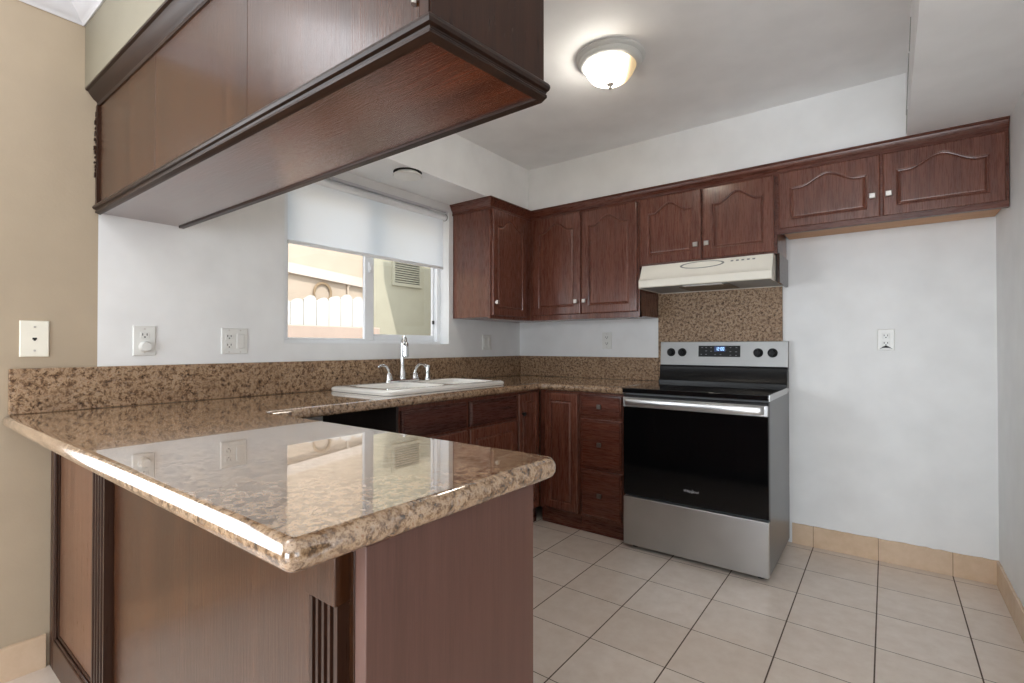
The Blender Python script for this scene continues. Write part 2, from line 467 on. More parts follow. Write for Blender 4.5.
m = MB(); m.box(-T, DX + T, DY - T, T, -0.1, 0); struct(m.build('floor', M['tile']))
m = MB(); m.box(-T, DX + T, DY - T, T, H, H + 0.12); struct(m.build('ceiling', M['white_ceil']))

m = MB()                       # window wall, white kitchen part round the opening, then beige dining part
m.mat(M['white_wall']); m.box(-T, 0, wy1, 0, 0, H); m.box(-T, 0, YP, wy0, 0, H); m.box(-T, 0, wy0, wy1, 0, wz0); m.box(-T, 0, wy0, wy1, wz1, H)
m.mat(M['beige_wall']); m.box(-T, 0, -3.27, YP, 0, H); m.box(-T, 0, DY, -6.4, 0, H); m.box(-T, 0, -6.4, -3.27, 0, 0.6); m.box(-T, 0, -6.4, -3.27, 2.12, H)
struct(m.build('wall_left'))
m = MB(); m.box(-T, DX + T, 0, T, 0, H); struct(m.build('wall_back', M['white_wall']))
m = MB(); m.box(W, W + 0.12, -2.5, 0, 0, H); struct(m.build('wall_right', M['white_wall']))
m = MB(); m.mat(M['beige_light'])
m.box(DX, DX + T, DY, -5.5, 0, H); m.box(DX, DX + T, -3.3, 0, 0, H); m.box(DX, DX + T, -5.5, -3.3, 0, .5); m.box(DX, DX + T, -5.5, -3.3, 2.2, H)
struct(m.build('wall_dining_right'))
m = MB(); m.mat(M['beige_light'])
m.box(-T, 1.4, DY - T, DY, 0, H); m.box(3.8, DX + T, DY - T, DY, 0, H); m.box(1.4, 3.8, DY - T, DY, 2.1, H)
struct(m.build('wall_dining_front'))

# soffits: over the window run, over the back run, and the dropped ceiling on the right
m = MB(); m.prism([(0, -2.47), (DS + .012, -2.47), (DS - 0.012, -DS), (DS - .012, 0), (0, 0)], SZ, H); struct(m.build('wall_soffit_left', M['white_wall']))
m = MB(); m.box(DS - .012, 2.509, -DS, 0, SZ, H); struct(m.build('wall_soffit_back', M['white_wall']))
m = MB(); m.box(2.509, W, -2.5, 0, SZ, H)
m.mats = [M['white_ceil'], M['caulk']]; m.cur = 1
for (ya, yb, za, zb) in ((-.62, -.38, 2.28, 2.285), (-.75, -.6, 2.335, 2.342), (-.95, -.8, 2.38, 2.384), (-.5, -.36, 2.2, 2.207)):
    m.extr([(2.509, ya, za), (2.509, yb, za - .05), (2.509, yb, zb - .04), (2.509, ya, zb + .006)], (-0.0025, 0, 0))
struct(m.build('wall_soffit_right'))
# header over the hanging cabinet, beige on the dining side
m = MB(); m.mat(M['beige_light']); m.box(0, 1.84, -2.808, -2.80, 2.13, H); m.mat(M['white_wall']); m.box(0, 1.84, -2.80, -2.47, 2.13, H)
struct(m.build('wall_header'))
# plaster crown in the dining room, along window wall and header
prof = [(0, H), (0, 2.365), (0.006, 2.363), (0.012, 2.372), (0.02, 2.376), (0.034, 2.396), (0.056, 2.416), (0.06, 2.426), (0.072, 2.43), (0.075, H)]
m = MB(); m.sweep([(1.86, -2.808), (0.0, -2.808), (0.0, -4.6)][::-1], [(-o, z) for o, z in prof][::-1] if False else prof)
struct(m.build('trim_1', M['plaster']))

# tile baseboards with a wavy top
def baseboard(name, a, b, along, other0, other1, mat, hz=0.117, grout_top=True):
    n = max(2, int(abs(b - a) / 0.03)); m = MB(); rs = []
    for i in range(n + 1):
        q = a + (b - a) * i / n; z = hz + random.uniform(-.002, .0025)
        if along == 'x': rs.append([(q, other0, 0), (q, other1, 0), (q, other1, z - .002), (q, (other0 + other1) / 2, z), (q, other0, z)])
        else: rs.append([(other0, q, 0), (other1, q, 0), (other1, q, z - .002), ((other0 + other1) / 2, q, z), (other0, q, z)])
    m.rings(rs); return struct(m.build(name, mat, smooth=False))
baseboard('baseboard_back', 1.98, W, 'x', 0, -0.010, M['tile_bx'])
baseboard('baseboard_right', -2.5, 0, 'y', W, W - 0.010, M['tile_by'])
baseboard('baseboard_left', -7.4, -2.905, 'y', 0, 0.010, M['tile_by'])

# ------------------------------------------------------------------ the window
win = bpy.data.objects.new('window_1', None); win.location = (0, -1.43, wz0); COL.objects.link(win); win['kind'] = 'structure'
def rectframe(m, x0, x1, y0, y1, z0, z1, l, r, b, t):
    m.box(x0, x1, y0, y0 + l, z0, z1); m.box(x0, x1, y1 - r, y1, z0, z1); m.box(x0, x1, y0 + l, y1 - r, z0, z0 + b); m.box(x0, x1, y0 + l, y1 - r, z1 - t, z1)
m = MB(); rectframe(m, -0.14, -0.085, wy0, wy1, wz0, wz1, .03, .03, .02, .03); m.build('window_frame', M['vinyl'], win, bevel=.002)
m = MB(); rectframe(m, -0.112, -0.09, wy0 + .03, -1.405, wz0 + .02, wz1 - .03, .04, .062, .012, .04); sash = m.build('sliding_sash', M['vinyl'], win, bevel=.003)
m = MB(); rectframe(m, -0.138, -0.116, -1.45, wy1 - .03, wz0 + .02, wz1 - .03, .068, .012, .04, .04); fsash = m.build('fixed_sash', M['vinyl'], win, bevel=.003)
m = MB(); m.box(-.103, -.099, wy0 + .06, -1.46, wz0 + .03, wz1 - .06); m.build('pane', M['glass'], sash, smooth=False)
m = MB(); m.box(-.129, -.125, -1.39, wy1 - .04, wz0 + .05, wz1 - .06); m.build('pane', M['glass'], fsash, smooth=False)
m = MB(); m.box(-.09, -.078, -1.445, -1.425, 1.60, 1.66); m.box(-.084, -.07, -1.442, -1.43, 1.615, 1.635); m.build('latch', M['vinyl'], sash, bevel=.002)
m = MB(); m.box(-.118, -.106, -.885, -.873, 1.305, 1.33); m.build('latch', M['slot'], fsash, bevel=.002)
m = MB(); m.box(-.0015, 0.0, wy0 + .02, wy1 - .03, 2.07, 2.078); m.box(-.03, -.004, -1.75, -1.0, wz1 - .012, wz1); m.build('shade_track', M['plaster'], win)

# frames of the dining room's window and patio door
m = MB(); rectframe(m, -.09, -.04, -6.4, -3.27, .6, 2.12, .05, .05, .05, .05); m.box(-.09, -.04, -4.86, -4.80, .65, 2.07); struct(m.build('window_2', M['vinyl']))
m = MB()
for a, b in ((1.4, 1.46), (2.57, 2.63), (3.74, 3.8)): m.box(a, b, DY - .09, DY - .03, 0, 2.1)
m.box(1.46, 3.74, DY - .09, DY - .03, 2.04, 2.1); m.box(1.46, 3.74, DY - .09, DY - .03, 0, .06); struct(m.build('door_1', M['vinyl']))
# roller shade
sh = empty('roller_shade', (-0.035, -1.42, 1.69), 'white roller shade pulled halfway down the kitchen window', 'window shade')
m = MB(); m.box(-.0365, -.0355, -1.985, -.862, 1.70, 2.045); m.build('shade_fabric', M['shade'], sh, smooth=False)
m = MB(); m.tube([(-.036, -2.0, 2.05), (-.036, -.842, 2.05)], .021, 20); m.build('roller_tube', M['vinyl'], sh)
m = MB(); m.box(-.043, -.029, -1.985, -.862, 1.684, 1.703); m.build('bottom_rail', M['vinyl'], sh, bevel=.004)
for ya, yb in ((-.842, -.838), (-2.004, -2.0)):
    m = MB(); m.tube([(-.036, ya, 2.05), (-.036, yb, 2.05)], .024, 20); m.build('end_cap', M['ring'], sh)

# ------------------------------------------------------------------ outside
m = MB(); m.box(-9, -T, -8, 9, -0.3, -0.1); struct(m.build('ground', M['soil']))
nb = empty('neighbor_house', (-2.8, 1.0, -.1), 'pale stucco neighbouring house with a louvered vent, seen through the window', 'building')
m = MB(); m.box(-3.3, -2.6, .44, 5.0, -.1, 3.6); m.build('wall', M['stucco'], nb)
m = MB(); m.box(-3.5, -2.7, -6, .44, -.1, 4.2); m.build('wall', M['siding'], nb)
m = MB(); m.extr([(-2.7, -3.0, 2.235), (-2.7, .43, 1.975), (-2.7, .43, 1.865), (-2.7, -3.0, 2.13)], (.05, 0, 0)); m.build('fascia', M['fascia'], nb)
m = MB(); m.tube([(-2.68, .215, 1.2), (-2.68, .215, 1.88)], .014, 10); m.tube([(-2.68, .215, 1.86), (-2.67, .25, 1.905)], .017, 10); m.build('drain_pipe', M['siding'], nb)
vy0, vy1, vz0, vz1 = .80, 1.30, 1.93, 2.28
m = MB(); rectframe(m, -2.6, -2.575, vy0, vy1, vz0, vz1, .04, .04, .04, .04)
for i in range(9):
    z = vz0 + .05 + i * .03
    m.extr([(-2.598, vy0 + .04, z + .02), (-2.578, vy0 + .04, z), (-2.578, vy0 + .04, z + .006), (-2.598, vy0 + .04, z + .026)], (0, vy1 - vy0 - .08, 0))
m.build('louver_vent', M['stucco'], nb, smooth=False)
m = MB(); m.box(-2.6, -2.597, vy0 + .03, vy1 - .03, vz0 + .03, vz1 - .03); m.build('vent_opening', M['slot'], nb, smooth=False)
fc = empty('picket_fence', (-2.35, -.8, -.1), 'whitewashed board fence with ragged tops between the two houses', 'fence')
y = -3.0; k = 0
m = MB()
while y < .16:
    wv = .14; h = 1.64 + .08 * (y + .75) / .9 + random.uniform(-.02, .02)
    m.extr([(-2.4, y, -.1), (-2.4, y + wv, -.1), (-2.4, y + wv, h - .02), (-2.4, y + wv * .8, h + .01), (-2.4, y + wv * .5, h + random.uniform(0, .015)), (-2.4, y + wv * .2, h - .01), (-2.4, y, h - .03)], (.02, 0, 0))
    y += wv + .006
m.build('boards', M['fence'], fc, smooth=False)
m = MB(); m.box(-2.38, -2.34, -3, .26, 1.28, 1.33); m.build('rail', M['fence'], fc)
m = MB(); m.box(-2.3, -2.14, -4, .26, -.1, 1.36); tag(m.build('block_wall', M['block'], bevel=.01), 'low pink block wall in front of the whitewashed fence', 'wall')
m = MB()
for q in range(3):
    pts = [(-2.68, -.115 + (.095 + .008 * q) * math.cos(a), 1.76 + (.10 + .008 * q) * math.sin(a)) for a in [R(-120 + 12 * j + 25 * q) for j in range(26)]]
    m.tube(pts, .007, 6)
tag(m.build('rope_wreath', M['rust']), 'weathered rope wreath hanging on the peach house wall outside', 'wreath')
# unseen slab added to throw the slanting shade edge on the neighbour
m = MB(); m.extr([(-1.25, 0.62 + .35, 2.35), (-1.25, .50, 3.9), (-1.25, 5, 3.9), (-1.25, 5, -.1), (-1.25, 1.35, -.1)], (.2, 0, 0)); struct(m.build('shadow_slab', M['stucco']))

# ------------------------------------------------------------------ countertop
poly = [(0.003, -3.022), (1.856, -3.022), (1.868, -2.411), (.637, -2.424), (.637, -.637), (1.208, -.640), (1.208, -.003), (.003, -.003)]
base = round_poly(poly, [0, .022, .035, .02, .02, 0, 0, 0], 6)
m = MB(); TH = .043; Z1 = .914; rs = []
for k in range(9):
    a = math.pi * k / 8; z = Z1 - TH / 2 + TH / 2 * math.cos(a); ins = .018 * (1 - math.sin(a))
    rs.append([(p.x, p.y, z) for p in offset_poly(base, ins)])
m.rings(rs[::-1])
ct = m.build('countertop', M['granite'])
c = MB(); c.box(.085, .52, -1.76, -.91, .8, 1.0); cut = c.build('cutter', M['granite'])
apply_cut(ct, cut)
tag(ct, 'polished brown granite countertop on the peninsula and along both walls', 'countertop')

def splash(x0, x1, y0, y1, z0, z1, label):
    m = MB(); m.box(x0, x1, y0, y1, z0, z1)
    return tag(m.build('granite_backsplash', M['granite_wall'], bevel=.003), label, 'backsplash', 'granite backsplash slabs')
splash(0.001, .021, -3.0075, -.001, .9145, 1.0733, 'long low granite backsplash under the window')
splash(.022, 1.182, -.021, -.001, .9145, 1.0733, 'short low granite backsplash under the double-door wall cabinet left of the range')
splash(1.183, 1.936, -.021, -.001, .9145, 1.60, 'tall square granite backsplash slab between range and hood')

# ------------------------------------------------------------------ sink and faucet
sk = empty('kitchen_sink', (.29, -1.31, .915), 'white drop-in sink set in the granite under the window', 'sink')
def rrect(x0, x1, y0, y1, r, z, seg=5):
    return [(a, b, z) for a, b in round_poly([(x0, y0), (x1, y0), (x1, y1), (x0, y1)], [r] * 4, seg)]
X0, X1, Y0, Y1 = .055, .548, -1.81, -.89
m = MB(); rs = [rrect(X0, X1, Y0, Y1, .05, .9155), rrect(X0 - .002, X1 + .002, Y0 - .002, Y1 + .002, .05, .928), rrect(X0 + .002, X1 - .002, Y0 + .002, Y1 - .002, .05, .936),
                rrect(X0 + .012, X1 - .012, Y0 + .012, Y1 - .012, .045, .940)]
m.rings(rs, True, False)
# deck with two bowls
bowls = [(.145, .505, -1.74, -1.355), (.145, .505, -1.32, -.935)]
ox0, ox1, oy0, oy1 = X0 + .012, X1 - .012, Y0 + .012, Y1 - .012
deck = m.bm
def ringverts(pts): return [deck.verts.new(p) for p in pts]
rim = rrect(ox0, ox1, oy0, oy1, .045, .940)
edges = []
def loop(pts):
    vs = ringverts(pts); return [deck.edges.new((vs[i], vs[(i + 1) % len(vs)])) for i in range(len(vs))]
edges += loop(rim)
for b in bowls: edges += loop(rrect(*b, .06, .940))
bmesh.ops.triangle_fill(deck, use_beauty=True, use_dissolve=False, edges=edges)
for b in bowls:
    x0, x1, y0, y1 = b; rs = []
    for ins, z in ((0, .940), (.006, .937), (.012, .925), (.022, .78), (.05, .755), (.15, .752)):
        rs.append(rrect(x0 + ins, x1 - ins, y0 + ins, y1 - ins, max(.01, .06 - ins * .3), z))
    m.rings(rs, False, True)
m.build('basin', M['sink'], sk)
for b in bowls:
    m = MB(); cx, cy = (b[0] + b[1]) / 2, (b[2] + b[3]) / 2
    m.lathe((cx, cy, .7525), [(.042, 0), (.042, .003), (.03, .003), (.012, -.0), (.004, .001)], 24); m.build('drain', M['chrome'], sk)

fx, fy, fz = .10, -1.34, .9405
fa = empty('kitchen_faucet', (fx, fy, fz), 'chrome faucet with high gooseneck and two lever handles behind the sink', 'faucet')
m = MB(); rs = []
for ins, z in ((0, 0), (0, .008), (.006, .014)): rs.append(rrect(fx - .028 + ins, fx + .028 - ins, fy - .128 + ins, fy + .128 - ins, .026, fz + z))
m.rings(rs); m.build('deck_plate', M['chrome'], fa)
sdir = Vector((.9, -.42, 0)).normalized()
pts = [(fx, fy, fz + .01), (fx, fy, fz + .02), (fx, fy, fz + .06), (fx, fy, fz + .08), (fx, fy, fz + .228)]; rad = [.022, .02, .018, .0125, .0115]
for k in range(1, 13):
    a = math.pi * k / 12; p = Vector((fx, fy, fz + .228)) + sdir * (.034 * (1 - math.cos(a))) + Vector((0, 0, .036 * math.sin(a))); pts.append(tuple(p)); rad.append(.0115)
m = MB(); m.tube(pts, rad, 16); m.build('spout', M['chrome'], fa)
e = Vector((fx, fy, fz + .228)) + sdir * .068
m = MB(); m.tube([e + Vector((0, 0, .006)), e, e - Vector((0, 0, .02)), e - Vector((0, 0, .075)), e - Vector((0, 0, .08))], [.014, .018, .02, .021, .014], 16); m.build('spray_head', M['chrome'], fa)
for s in (-1, 1):
    hy = fy + s * .10
    m = MB(); m.lathe((fx, hy, fz + .012), [(.022, 0), (.021, .01), (.016, .03), (.014, .038), (.006, .044)], 20)
    pts = []; rr = []
    for k in range(11):
        t = k / 10; a = t * 2.25
        pts.append((fx + .01 * t, hy + s * (.052 * (1 - math.cos(a)) * 1.0), fz + .045 + .055 * math.sin(a)))
        rr.append(.0095 - .0035 * t)
    if s > 0: pts = [(p[0], hy + (p[1] - hy) * .9, p[2]) for p in pts]
    m.tube(pts, rr, 10); m.build('handle', M['chrome'], fa)
sp = MB(); sy = fy + .205
sp.lathe((fx, sy, fz), [(.024, 0), (.023, .008), (.017, .014), (.016, .05), (.018, .075), (.016, .088), (.006, .094)], 20)
sp.tube([(fx, sy, fz + .078), (fx - .0, sy - .02, fz + .088), (fx, sy - .032, fz + .084)], [.013, .011, .008], 10)
tag(sp.build('side_sprayer', M['chrome']), 'small chrome side sprayer right of the faucet on the sink rim', 'sprayer')

# ------------------------------------------------------------------ wall cabinets
G_UP = 'dark cherry wall cabinets with arched doors'
def body(parent, x0, x1, y0, y1, z0, z1, mat, name='body', recess=None, under=None):
    m = MB(); m.mat(mat)
    if recess: m.box(x0, x1, y0, y1, z0 + recess, z1)
    else: m.box(x0, x1, y0, y1, z0, z1)
    return m.build(name, mat, parent, bevel=.0015)

# single-door cabinet on the window wall
cw = empty('wall_cabinet', (0.002, -.60, 1.337), 'tall single-door cherry cabinet on the window wall, right of the window', 'cabinet', G_UP)
body(cw, .003, .322, -.80, -.003, 1.345, 2.095, M['cherry'])
m = MB(); rectframe(m, .322, .34, -.80, -.342, 1.337, 2.095, .03, .06, .035, .05)
for a in (): pass
ff = m.build('face_frame', M['cherry'], cw, bevel=.001)
panel_door('door', frame_win(.34, -.79, 1.358), .382, .705, M['cherry'], cw, rise=.055, stile=.05, rail=.05, toprail=.05)
square_knob(frame_win(.34, -.79, 1.358), .024, .085, .02, M['nickel'], cw)
# double-door cabinet on the range wall
cb = empty('wall_cabinet', (.76, -.17, 1.337), 'double-door cherry cabinet in the corner, left of the range hood', 'cabinet', G_UP)
body(cb, .323, 1.182, -.322, -.003, 1.345, 2.095, M['cherry'])
m = MB(); rectframe(m, .341, 1.184, -.34, -.322, 1.337, 2.095, .04, .015, .04, .05); m.build('face_frame', M['cherry'], cb, bevel=.001)
for x0, x1, ku in ((.375, .768, .365), (.776, 1.172, .028)):
    F = frame_back(x0, -.34, 1.372); d = panel_door('door', F, x1 - x0, .695, M['cherry'], cb, rise=.055, stile=.055, rail=.055, toprail=.05)
    square_knob(F, ku, .085, .02, M['nickel'], d)
# cabinet over hood
ch = empty('wall_cabinet', (1.575, -.17, 1.65), 'short double-door cherry cabinet directly above the range hood', 'cabinet', G_UP)
body(ch, 1.186, 1.958, -.322, -.003, 1.66, 2.095, M['cherry'])
m = MB(); rectframe(m, 1.186, 1.962, -.34, -.322, 1.652, 2.095, .02, .02, .02, .05); m.build('face_frame', M['cherry_h'], ch, bevel=.001)
for x0, x1, ku in ((1.194, 1.566, .345), (1.576, 1.95, .026)):
    F = frame_back(x0, -.34, 1.662); d = panel_door('door', F, x1 - x0, .41, M['cherry'], ch, rise=.055, stile=.055, rail=.055, toprail=.045)
    square_knob(F, ku, .085, .02, M['nickel'], d)
m = MB(); m.box(1.951, 1.966, -.30, -.003, 1.50, 1.66); m.build('side_panel', M['brown_panel'], ch, bevel=.001)
# cabinet over the fridge space
cf = empty('wall_cabinet', (2.41, -.17, 1.75), 'wide short double-door cherry cabinet beside the right wall above the empty refrigerator space', 'cabinet', G_UP)
body(cf, 1.968, W - .003, -.322, -.003, 1.785, 2.095, M['cherry'])
m = MB(); m.box(1.972, W - .004, -.3215, -.006, 1.781, 1.785); m.build('bottom_panel', M['raw'], cf)
m = MB(); rectframe(m, 1.964, W - .003, -.34, -.322, 1.752, 2.095, .012, .03, .03, .05); m.build('face_frame', M['cherry_h'], cf, bevel=.001)
for x0, x1, ku in ((1.972, 2.408, .405), (2.418, 2.845, .022)):
    F = frame_back(x0, -.34, 1.778); d = panel_door('door', F, x1 - x0, .30, M['cherry'], cf, rise=.05, stile=.055, rail=.045, toprail=.04, shoulder=.14)
    square_knob(F, ku, .10, .02, M['nickel'], d)
# crown moulding running over all four
prof = [(0, 2.062), (.004, 2.062), (.006, 2.075), (.003, 2.082), (.006, 2.09), (.014, 2.10), (.022, 2.116), (.024, 2.124), (.03, 2.128), (.03, 2.1352), (0, 2.1352)]
prof = [(o, z) for o, z in prof]
m = MB(); m.sweep([(.001, -.802), (.342, -.802), (.342, -.342), (W - .002, -.342)], prof)
tag(m.build('crown_molding', M['cherry_h']), 'dark wooden crown molding along the tops of the wall cabinets', 'molding')

# ------------------------------------------------------------------ range hood
hd = empty('range_hood', (1.575, -.2, 1.487), 'cream under-cabinet range hood above the range', 'range hood')
x0, x1 = 1.208, 1.946
m = MB(); m.extr([(x0, -.341, 1.651), (x0, -.362, 1.651), (x0, -.388, 1.60), (x0, -.396, 1.580), (x0, -.410, 1.562), (x0, -.418, 1.555), (x0, -.418, 1.512), (x0, -.405, 1.508), (x0, -.405, 1.515), (x0, -.03, 1.515), (x0, -.03, 1.505), (x0, -.023, 1.505), (x0, -.023, 1.651)], (x1 - x0, 0, 0))
m.build('shell', M['hood'], hd, bevel=.002)
m = MB(); m.box(x0 + .004, x1 - .004, -.405, -.03, 1.509, 1.5145); m.build('liner', M['hood_in'], hd)
m = MB(); m.box(x0, x0 + .004, -.414, -.03, 1.5055, 1.55); m.build('end_cap', M['hood'], hd)
m = MB(); m.box(x1 - .004, x1, -.414, -.03, 1.5055, 1.55); m.build('end_cap', M['hood'], hd)
m = MB(); m.box(1.43, 1.72, -.34, -.10, 1.503, 1.5085); m.build('grease_filter', M['filter'], hd, bevel=.003)
m = MB(); m.box(1.47, 1.69, -.395, -.355, 1.503, 1.5085); m.build('light_lens', M['plate'], hd, bevel=.003)
# oval badge ring lying on the sloping face
fc0 = Vector((1.575, -.3755, 1.6245)); nrm = Vector((0, -.073, .087)).normalized() ; nrm = Vector((0, -.6428, .766)); up = Vector((0, .766, .6428))
n0 = Vector((0, -(1.651 - 1.60), (.388 - .362))).normalized(); up = Vector((0, n0.z, -n0.y)).normalized()
def oval(m, a, b, h0, h1):
    rs = []
    for (s, h) in ((1, h0), (1, h1), (.9, h1), (.9, h0)): rs.append([fc0 + Vector((1, 0, 0)) * (a * s * math.cos(t)) + up * (b * s * math.sin(t)) + n0 * h for t in [2 * math.pi * k / 48 for k in range(48)]])
    m.rings(rs, closed=True)
m = MB(); oval(m, .125, .023, 0, .003); m.build('badge_ring', M['ring'], hd)
m = MB()
for i in range(5):
    p = fc0 + Vector((.165 + i * .028, 0, 0)) + up * .006
    m.extr([p + Vector((-.007, 0, 0)) - up * .004, p + Vector((.007, 0, 0)) - up * .004, p + Vector((.007, 0, 0)) + up * .004, p + Vector((-.007, 0, 0)) + up * .004], n0 * .002)
m.build('control_marks', M['ring'], hd)

# ------------------------------------------------------------------ base cabinets
G_B = 'dark base cabinets under the granite'
ZT = .867
def base_body(p, x0, x1, y0, y1, toe=None):
    m = MB(); m.mat(M['cherry']); m.box(x0, x1, y0, y1, .10, ZT)
    return m.build('body', M['cherry'], p, bevel=.001)
# drawer base beside the range
bd = empty('base_cabinet', (1.04, -.3, 0), 'narrow three-drawer base cabinet left of the range', 'cabinet', G_B)
base_body(bd, .898, 1.205, -.60, -.003)
m = MB(); m.box(.898, 1.205, -.575, -.01, 0, .10); m.build('toe_kick', M['cherry_h'], bd)
for z0, z1 in ((.722, .855), (.412, .706), (.112, .396)):
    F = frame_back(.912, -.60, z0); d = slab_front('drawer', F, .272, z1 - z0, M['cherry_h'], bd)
    square_knob(F, .136, (z1 - z0) / 2, .02, M['pewter'], d)
# corner door base, back run
bc = empty('base_cabinet', (.77, -.3, 0), 'single-door corner base cabinet between the sink run and the drawers', 'cabinet', G_B)
base_body(bc, .603, .895, -.60, -.003)
m = MB(); m.box(.603, .895, -.575, -.01, 0, .10); m.build('toe_kick', M['cherry_h'], bc)
panel_door('door', frame_back(.645, -.60, .112), .245, .743, M['cherry'], bc, stile=.045, rail=.05)
# corner door base, window run
bw = empty('base_cabinet', (.3, -.73, 0), 'narrow single-door base cabinet right of the sink front', 'cabinet', G_B)
base_body(bw, .003, .60, -.862, -.605)
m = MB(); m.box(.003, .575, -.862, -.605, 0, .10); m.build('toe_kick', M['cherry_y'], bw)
F = frame_win(.60, -.858, .112); d = panel_door('door', F, .225, .743, M['cherry'], bw, stile=.04, rail=.05)
square_knob(F, .035, .62, .02, M['black_metal'], d, .011)
# sink base
bs = empty('base_cabinet', (.3, -1.33, 0), 'wide sink base cabinet with two false drawer fronts under the sink', 'cabinet', G_B)
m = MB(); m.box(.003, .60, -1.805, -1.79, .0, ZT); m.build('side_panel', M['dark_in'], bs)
m = MB(); m.box(.585, .60, -1.79, -.866, .10, ZT); m.box(.003, .585, -1.79, -.866, .10, .115); m.box(.003, .02, -1.79, -.866, .10, ZT); m.box(.003, .585, -.881, -.866, .10, ZT); m.build('body', M['cherry'], bs)
m = MB(); m.box(.56, .575, -1.79, -.866, 0, .10); m.build('toe_kick', M['cherry_y'], bs)
for y0, y1 in ((-1.785, -1.33), (-1.306, -.875)):
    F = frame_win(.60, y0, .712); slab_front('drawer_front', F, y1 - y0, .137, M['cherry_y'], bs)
    F = frame_win(.60, y0, .112); panel_door('door', F, y1 - y0, .585, M['cherry'], bs, stile=.05, rail=.055)

# peninsula base
PX = 1.836; PY0 = -2.895; PY1 = -2.4765
pb = empty('peninsula_base', (.9, -2.68, 0), 'long brown oak peninsula cabinet with fluted pilasters under the granite', 'cabinet')
m = MB(); m.box(.003, PX - .026, -2.875, -2.50, .10, ZT); m.build('body', M['brown_panel'], pb)
m = MB(); m.box(.003, PX - .03, -2.86, -2.54, 0, .10); m.build('toe_kick', M['brown_trim'], pb)
m = MB(); m.box(PX - .026, PX, PY0, PY1, 0, ZT); m.build('end_panel', M['end_panel'], pb, bevel=.0015)
m = MB(); m.box(.70, 1.80, PY0 + .006, -2.8755, 0.0, ZT); m.build('back_panel', M['brown_panel'], pb, bevel=.001)
# framed inset panel at the wall end
m = MB(); rectframe(m, .003, .53, 0, 0, 0, 0, 0, 0, 0, 0) if False else None
xa, xb = .004, .566
m.box(xa, xa + .05, PY0, -2.8755, 0, ZT); m.box(xb - .035, xb, PY0, -2.8755, 0, ZT); m.box(xa + .05, xb - .035, PY0, -2.8755, 0, .105); m.box(xa + .05, xb - .035, PY0, -2.8755, ZT - .07, ZT)
m.build('panel_frame', M['panel_frame'], pb, bevel=.003)
m = MB()
for i, (o, d) in enumerate(((0, .004), (.010, .010))):
    x0_, x1_, z0_, z1_ = xa + .05 + o, xb - .035 - o, .105 + o, ZT - .07 - o
    m.box(x0_, x0_ + .010, PY0 + d, -2.876, z0_, z1_); m.box(x1_ - .010, x1_, PY0 + d, -2.876, z0_, z1_); m.box(x0_ + .01, x1_ - .01, PY0 + d, -2.876, z0_, z0_ + .01); m.box(x0_ + .01, x1_ - .01, PY0 + d, -2.876, z1_ - .01, z1_)
m.build('panel_bead', M['brown_trim_z'], pb, bevel=.003)
m = MB(); m.box(xa + .065, xb - .05, PY0 + .014, -2.877, .12, ZT - .085); m.build('inset_panel', M['inset'], pb)
# fluted pilasters
def pilaster(x0, x1, block):
    m = MB(); n = 4; wd = (x1 - x0); e = .006; g = (wd - 2 * e) / n; zb = .774 if block else ZT
    yf, yb = PY0 - .014, PY0 + .02
    pts = [(x0, yb), (x0, yf), (x0 + e, yf)]
    for i in range(n):
        a = x0 + e + i * g
        pts += [(a + .003, yf)]
        for k in range(1, 6):
            t = math.pi * k / 6; pts.append((a + g / 2 - (g / 2 - .003) * math.cos(t), yf + .009 * math.sin(t)))
        pts += [(a + g - .003, yf)]
    pts += [(x1, yf), (x1, yb)]
    m.prism(pts, 0, zb); p = m.build('pilaster', M['brown_trim_z'], pb, smooth=False)
    if block:
        q = MB(); q.box(x0 - .004, x1 + .003, yf - .006, yb, .774, .862); q.box(x0 - .008, x1 + .008, yf - .012, yb, .862, ZT); q.build('cap_block', M['brown_panel'], p, bevel=.002)
    return p
pilaster(.575, .69, False)
pilaster(1.714, 1.788, True)
# kitchen side doors
for i in range(3):
    F = frame_kit(PX - .004 - i * .40, -2.4995, .10); panel_door('door', F, .392, .745, M['cherry'], pb, stile=.05, rail=.055, th=.028)

# ------------------------------------------------------------------ hanging cabinet over the peninsula
hc = empty('hanging_cabinet', (.9, -2.62, 1.65), 'long brown cabinet hanging from the header over the peninsula', 'cabinet')
fr, rr_ = 1.826, 1.858; HF, HB = -2.765, -2.475; ZB = 1.668
m = MB(); m.prism([(.002, HF + .004), (fr, HF + .004), (rr_, HB), (.002, HB)], ZB + .006, 2.128); m.build('body', M['brown_panel'], hc)
m = MB(); m.prism([(fr - .002, HF), (fr + .004, HF), (rr_ + .004, HB), (rr_ - .002, HB)], ZB + .006, 2.128); m.build('end_panel', M['brown_trim_z'], hc, bevel=.001)
for a, b in ((.03, .60), (.601, 1.20), (1.201, fr - .022)):
    m = MB(); m.box(a, b, HF - .002, HF + .004, ZB + .02, 2.085); m.build('front_panel', M['brown_panel'], hc, bevel=.001)
m = MB(); m.box(fr - .021, fr + .001, HF - .003, HF + .004, ZB + .02, 2.085); m.build('corner_stile', M['brown_trim_z'], hc, bevel=.0015)
m = MB(); m.tube([(fr - .03, HF - .006, 1.735), (fr - .03, HF - .008, 1.725)], .005, 8); m.build('hinge_pin', M['nickel'], hc)
m = MB(); m.prism([(.004, HF + .012), (fr - .008, HF + .012), (rr_ - .008, HB - .012), (.004, HB - .012)], ZB - .004, ZB + .006); m.build('bottom_panel', M['underside'], hc)
m = MB(); m.prism([(.003, HB - .018), (rr_ - .003, HB - .018), (rr_ , HB + .002), (.003, HB + .002)], ZB - .010, ZB + .03); m.build('rear_rail', M['brown_trim'], hc, bevel=.002)
